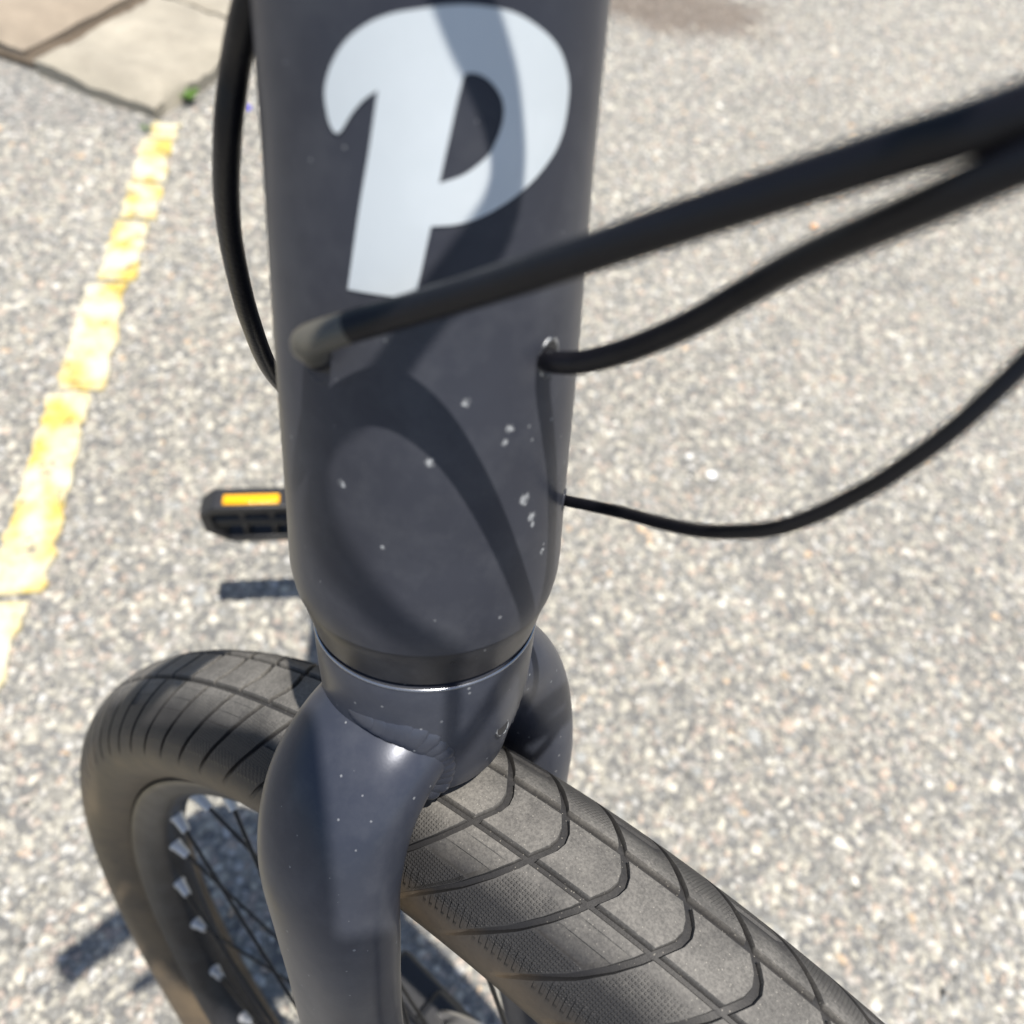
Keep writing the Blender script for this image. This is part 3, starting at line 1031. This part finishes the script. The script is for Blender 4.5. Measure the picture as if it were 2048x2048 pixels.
CL = [(-.052, .010, .985), (-.038, .034, .925), (-.024, .050, .880)] + CL[3:]
CF = [(-0.0218, 0.0218, 0.7843), (-0.0218, 0.0185, 0.7882), (-0.0216, 0.0144, 0.7929), (-0.0219, 0.012, 0.7967), (-0.0222, 0.0105, 0.7993), (-0.0201, 0.01, 0.8012), (-0.0153, 0.0092, 0.8041), (-0.0078, 0.0074, 0.8087), (0.0033, 0.0022, 0.8179), (0.0146, -0.0046, 0.8291), (0.0247, -0.0111, 0.8397), (0.0323, -0.0161, 0.8477), (0.0383, -0.0202, 0.8541), (0.0423, -0.0235, 0.8588), (0.0491, -0.0258, 0.8648), (0.0614, -0.0247, 0.8729), (.095, .0, .905), (.125, .06, .965)]
CR = [(.0205, .026, .783), (0.0215, 0.0227, 0.7853), (0.0205, 0.0178, 0.7892), (0.0207, 0.0135, 0.7924), (0.0248, 0.0097, 0.7962), (0.0295, 0.0057, 0.8025), (0.033, 0.0013, 0.81), (0.0357, -0.0029, 0.8176), (0.0378, -0.0073, 0.826), (0.0394, -0.0144, 0.8375), (0.0412, -0.0219, 0.8481), (0.0432, -0.0262, 0.8548), (0.0479, -0.0295, 0.8621), (0.0581, -0.0294, 0.8703), (.09, -.012, .90), (.14, .075, .96)]
CT = [(.027, .025, .7385), (0.03, 0.0204, 0.7406), (0.0313, 0.0162, 0.7441), (0.0318, 0.0133, 0.7472), (0.0394, 0.0011, 0.7602), (0.0431, -0.0078, 0.7697), (0.0461, -0.0154, 0.7786), (0.0487, -0.0208, 0.7865), (0.0517, -0.0245, 0.7932), (0.0545, -0.0265, 0.7998), (0.0567, -0.0278, 0.8066), (0.0585, -0.0291, 0.8146), (0.0623, -0.0287, 0.8267), (0.0686, -0.0241, 0.8432), (0.0775, -0.0135, 0.8605), (.11, .03, .91), (.155, .10, .965)]
cable(CL, .0027, lab='black cable looping down the left of the head tube')
cable(CF, .0026, lab='black cable curving across in front of the head tube')
cable(CF[2:7], (.0025, .0029, .0029, .0028, .00262), 'cable_end_glare', 12, simple_mat('pale_glare', (.085, .079, .064), .36))  # added pale sleeve, its colour stands in for glare on the cable end
cable(CR, .00215, lab='black cable leaving the right-hand port of the head tube')
cable(CT, .00138, lab='thin black cable sagging from the side of the head tube')
# unseen sleeve, run back along the sun from its shadow on the tube
SH = [(-13.0, .178), (-4.0, .168), (4.5, .1580), (11.5, .1515), (16.7, .145), (19.0, .1369), (15.7, .1298), (6.9, .1233), (-5.8, .1144), (-15.7, .1055), (-24.7, .0985), (-34.9, .0925), (-44.0, .0835), (-47.4, .0717), (-41.1, .0613), (-26.7, .0527), (-12.7, .045), (1.3, .037), (9.0, .031)]
SH = [(p, s, (.235 - s) / .888 + .10 * i / 18) for i, (p, s) in enumerate(SH)]
SL = [P3(FRAME @ Vector(onframe(psi, s, ht_r(s))) + SUN_DIR * lam) for psi, s, lam in SH]
SL = [(-.03, .06, .985)] + SL + [(.040, -.050, .985), (.065, -.015, 1.0), (.10, .05, 1.0)]
cable(SL, (.0032, .0032, .0029, .0024, .0022, .0022), 'shadow_cable', 8, lab='unseen black cable sleeve routed to shade the head tube')

# ---- stem, handlebar, grips, levers (just above the picture)
v, f = join(sweep([(0, 0, .262), (0, 0, .355)], [.0205, .0205], 40), sweep([(0, 0, .325), (.03, 0, .335), (.064, 0, .345)], [(.016, .018)] * 3, 32, up=(0, 1, 0)),
            sweep([(.068, -.024, .345), (.068, .024, .345)], [.021, .021], 40))
mesh_obj('stem', v, f, M_CUP, 40, bike, STEER.copy())
bp = [STEER.inverted() @ bar(l) for l in np.linspace(-.32, .32, 33)]
v, f = sweep([tuple(p) for p in bp], [.0111 if abs(l) > .06 else .0155 for l in np.linspace(-.32, .32, 33)], 24)
hb = mesh_obj('handlebar', v, f, M_BLACK, 40, bike, STEER.copy())
WORLD['handlebar'] = STEER.copy()
for sg in (1, -1):
    g_ = [STEER.inverted() @ bar(sg * l) for l in np.linspace(.20, .325, 8)]
    v, f = sweep([tuple(p) for p in g_], [.0165, .016, .0165, .017, .0168, .0165, .016, .0175], 24)
    mesh_obj('grip', v, f, M_RUBBER, 40, hb, STEER.copy())
    l0 = [STEER.inverted() @ bar(sg * l) for l in (.165, .19, .23, .29)]
    lv = [tuple(l0[0] + Vector((.02, 0, -.008))), tuple(l0[1] + Vector((.045, 0, -.018))), tuple(l0[2] + Vector((.055, 0, -.022))), tuple(l0[3] + Vector((.052, 0, -.022)))]
    lv = catmull(lv, 6)
    v, f = join(sweep(lv, [(.006, .0045)] * len(lv), 12), sweep([tuple(l0[0] + Vector((0, -sg * .012, 0))), tuple(l0[0] + Vector((0, sg * .012, 0)))], [.016, .016], 20))
    mesh_obj('brake_lever', v, f, M_BLACK, 40, hb, STEER.copy())
    c0 = STEER.inverted() @ bar(sg * .180)
    v, f = join(box(c0.x + .040, c0.y, c0.z - .004, .075, .045, .026), box(c0.x + .02, c0.y, c0.z + .012, .05, .03, .02))
    bevel(mesh_obj('brake_reservoir', v, f, M_BLACK, 40, hb, STEER.copy()), .004)
# unseen blocker added at the bar, outlined to shade fork leg and tyre
blocker_outline = [(.072, .152), (.128, .1315), (.152, .1285), (.2025, .1640), (.2190, .1460), (.2430, .1700), (.212, .232), (.150, .245), (.075, .240)]
np_ = len(blocker_outline)
v = [(a_, -l_, .372) for a_, l_ in blocker_outline] + [(a_, -l_, .358) for a_, l_ in blocker_outline]
f = [tuple(range(np_ - 1, -1, -1)), tuple(range(np_, 2 * np_))] + [(i, (i + 1) % np_, np_ + (i + 1) % np_, np_ + i) for i in range(np_)]
v, f = join((v, f), box(.070, -.19, .356, .04, .04, .03))
po = mesh_obj('shade_blocker', v, f, M_BLACK, 40, hb, STEER.copy())
bm = bmesh.new(); bm.from_mesh(po.data); bmesh.ops.recalc_face_normals(bm, faces=bm.faces[:]); bm.to_mesh(po.data); bm.free()
bevel(po, .003)

# ---- rest of the frame, behind the head tube
BB = Vector((0, .530, .272)); RA = Vector((0, .985, .342)); ST = Vector((0, .70, .72))
def strut(name, pts, rad, segs=32, up=(1, 0, 0), mat=None, parent=None):
    pth = catmull([tuple(p) for p in pts], 8)
    rr = catmull([np.array(r, float) for r in rad], 8)
    v, f = sweep(pth, [tuple(x) for x in rr], segs, up=up, power=2.4)
    return mesh_obj(name, v, f, mat or M_PAINT, 40, parent or bike)
strut('down_tube', [O + D * .055 + Vector((0, .012, 0)), Vector((0, .16, .635)), Vector((0, .36, .455)), BB + Vector((0, -.01, .035))], [(.026, .030), (.030, .042), (.032, .045), (.030, .044)])
strut('top_tube', [O + D * .155 + Vector((0, .012, 0)), Vector((0, .3, .79)), Vector((0, .62, .715)), ST + Vector((0, -.02, -.03))], [(.022, .022), (.02, .02), (.017, .018), (.016, .017)])
strut('seat_tube', [BB + Vector((0, .02, .03)), Vector((0, .61, .49)), ST + Vector((0, .01, .02))], [(.019, .019)] * 3)
strut('seat_post', [ST, ST + Vector((0, .05, .16))], [(.0136, .0136)] * 2, mat=M_BLACK)
for sx in (-1, 1):
    strut('chain_stay', [BB + Vector((sx * .035, .03, 0)), Vector((sx * .055, .75, .295)), RA + Vector((sx * .068, 0, 0))], [(.009, .012), (.009, .011), (.008, .009)], 16)
    strut('seat_stay', [ST + Vector((sx * .016, .0, -.06)), Vector((sx * .055, .84, .52)), RA + Vector((sx * .068, 0, .01))], [(.007, .009)] * 3, 16)
v, f = sweep([(-.05, BB.y, BB.z), (-.045, BB.y, BB.z), (.045, BB.y, BB.z), (.05, BB.y, BB.z)], [.062, .068, .068, .062], 48)
mesh_obj('motor_housing', v, f, M_BLACK, 40, bike)
v, f = sweep([(-.0575, BB.y, BB.z), (-.0535, BB.y, BB.z)], [.082, .082], 60)
mesh_obj('chainring', v, f, M_BLACK, 40, bike)
# saddle
sp = catmull([(0, .62, .895), (0, .68, .905), (0, .76, .90), (0, .83, .905), (0, .88, .91)], 6)
sr = catmull([np.array(r, float) for r in [(.016, .012), (.024, .018), (.045, .022), (.072, .024), (.060, .018)]], 6)
v, f = sweep(sp, [tuple(x) for x in sr], 24, up=(0, 0, 1))
mesh_obj('saddle', v, f, M_BLACK, 50, bike)
# rear wheel shares the tyre and rim meshes
RW = basis(Vector((0, -1, 0)), Vector((1, 0, 0)), Vector((0, 0, 1)), Vector((0, RA.y, .3515)))
rw = empty('wheel', RA, bike, RW)
rw['label'] = 'rear wheel hidden behind the frame'
for src in list(wheel.children):
    nm = src.name.split('.')[0]
    if nm in ('tyre', 'rim', 'hub', 'spoke', 'nipple', 'brake_disc'):
        c = src.copy(); col.objects.link(c)
        c.matrix_basis = RW.copy()
        c.parent = rw
        c.matrix_parent_inverse = RW.inverted()
# cranks and pedals
def reflector_mat():
    m, nt, p = new_mat('amber_reflector')
    k = N(nt)
    co = k.coord('Object')
    v = k.voronoi(co, 420.0)
    c = k.mix(v.outputs['Distance'], (.85, .34, .0, 1), (.95, .52, .004, 1))
    nt.links.new(c, p.inputs['Base Color'])
    p.inputs['Roughness'].default_value = .18
    p.inputs['Coat Weight'].default_value = .6
    nt.links.new(k.bump(v.outputs['Distance'], .4, .001), p.inputs['Normal'])
    return m
M_REFL = reflector_mat()
PED = Vector((-.1465, .378, .1965))
def pedal(center, sgn):
    """platform hanging upright: x across, z tall, y thin; amber reflector on the upper edge"""
    ped = empty('pedal', center, bike, Matrix.Translation(center))
    L, Hh, Tk = .098, .070, .026
    parts = []
    # two long rails along x (top carrying the reflector, bottom), end plates, centre barrel, cross webs
    def prism(poly, y0, y1):
        n = len(poly)
        V = [(x, y0, z) for x, z in poly] + [(x, y1, z) for x, z in poly]
        return V, [tuple(range(n)), tuple(range(2 * n - 1, n - 1, -1))] + [(i, n + i, n + (i + 1) % n, (i + 1) % n) for i in range(n)]
    s = sgn
    o1 = prism([(s * -.049, Hh / 2), (s * -.049, Hh / 2 - .011), (s * .050, Hh / 2 - .013), (s * .036, Hh / 2)], -Tk / 2, Tk / 2)
    o2 = prism([(s * -.049, -Hh / 2), (s * -.049, -Hh / 2 + .010), (s * .040, -Hh / 2 + .011), (s * .026, -Hh / 2)], -Tk * .42, Tk * .42)
    e1 = prism([(s * .036, Hh / 2 - .002), (s * .052, Hh / 2 - .016), (s * .0515, -.010), (s * .030, -Hh / 2 + .004), (s * .026, -Hh / 2 + .006), (s * .040, -.008), (s * .041, Hh / 2 - .016), (s * .030, Hh / 2 - .008)], -Tk * .5 + .001, Tk * .5 - .001)
    e2 = prism([(s * -.050, Hh / 2 - .001), (s * -.040, Hh / 2 - .001), (s * -.040, -Hh / 2 + .001), (s * -.050, -Hh / 2 + .001)], -Tk * .46, Tk * .46)
    bar_ = sweep([(s * -.052, 0, 0), (s * .045, 0, 0)], [.0105, .0085], 20)
    webs = [prism([(s * x, Hh / 2 - .012), (s * (x + .006), Hh / 2 - .012), (s * (x + .006), -Hh / 2 + .01), (s * x, -Hh / 2 + .01)], -.008, .008) for x in (-.022, .008)]
    v, f = join(o1, o2, e1, e2, bar_, *webs)
    b = mesh_obj('pedal_body', v, f, M_BLACK, 30, ped, Matrix.Translation(center))
    bevel(b, .0018)
    bm = bmesh.new(); bm.from_mesh(b.data); bmesh.ops.recalc_face_normals(bm, faces=bm.faces[:]); bm.to_mesh(b.data); bm.free()
    v, f = box(s * -.002, -.0035, Hh / 2 + .0012, .056, .0120, .004)
    r = mesh_obj('reflector', v, f, M_REFL, 40, ped, Matrix.Translation(center))
    bevel(r, .0015)
    return ped
pedal(PED, -1)
PED2 = Vector((-PED.x, 2 * BB.y - PED.y, 2 * BB.z - PED.z))
pedal(PED2, 1)
for pd, sx in ((PED, -1), (PED2, 1)):
    a = Vector((sx * .070, BB.y, BB.z)); b = Vector((sx * .086, pd.y, pd.z))
    v, f = sweep([tuple(a + (a - b).normalized() * .012), tuple(a), tuple(a.lerp(b, .5)), tuple(b), tuple(b + (b - a).normalized() * .012)], [(.010, .006), (.017, .010), (.013, .009), (.012, .008), (.007, .005)], 24, up=(1, 0, 0))
    mesh_obj('crank_arm', v, f, M_BLACK, 40, bike)
    v, f = sweep([(sx * .080, pd.y, pd.z), (sx * .104, pd.y, pd.z)], [.007, .007], 16)
    mesh_obj('pedal_axle', v, f, M_STEEL, 40, bike)
# kickstand
v, f = sweep([(.04, .80, .28), (.09, .80, .15), (.145, .81, .008), (.150, .81, .0)], [.009, .009, .009, .012], 16)
mesh_obj('kickstand', v, f, M_BLACK, 40, bike)
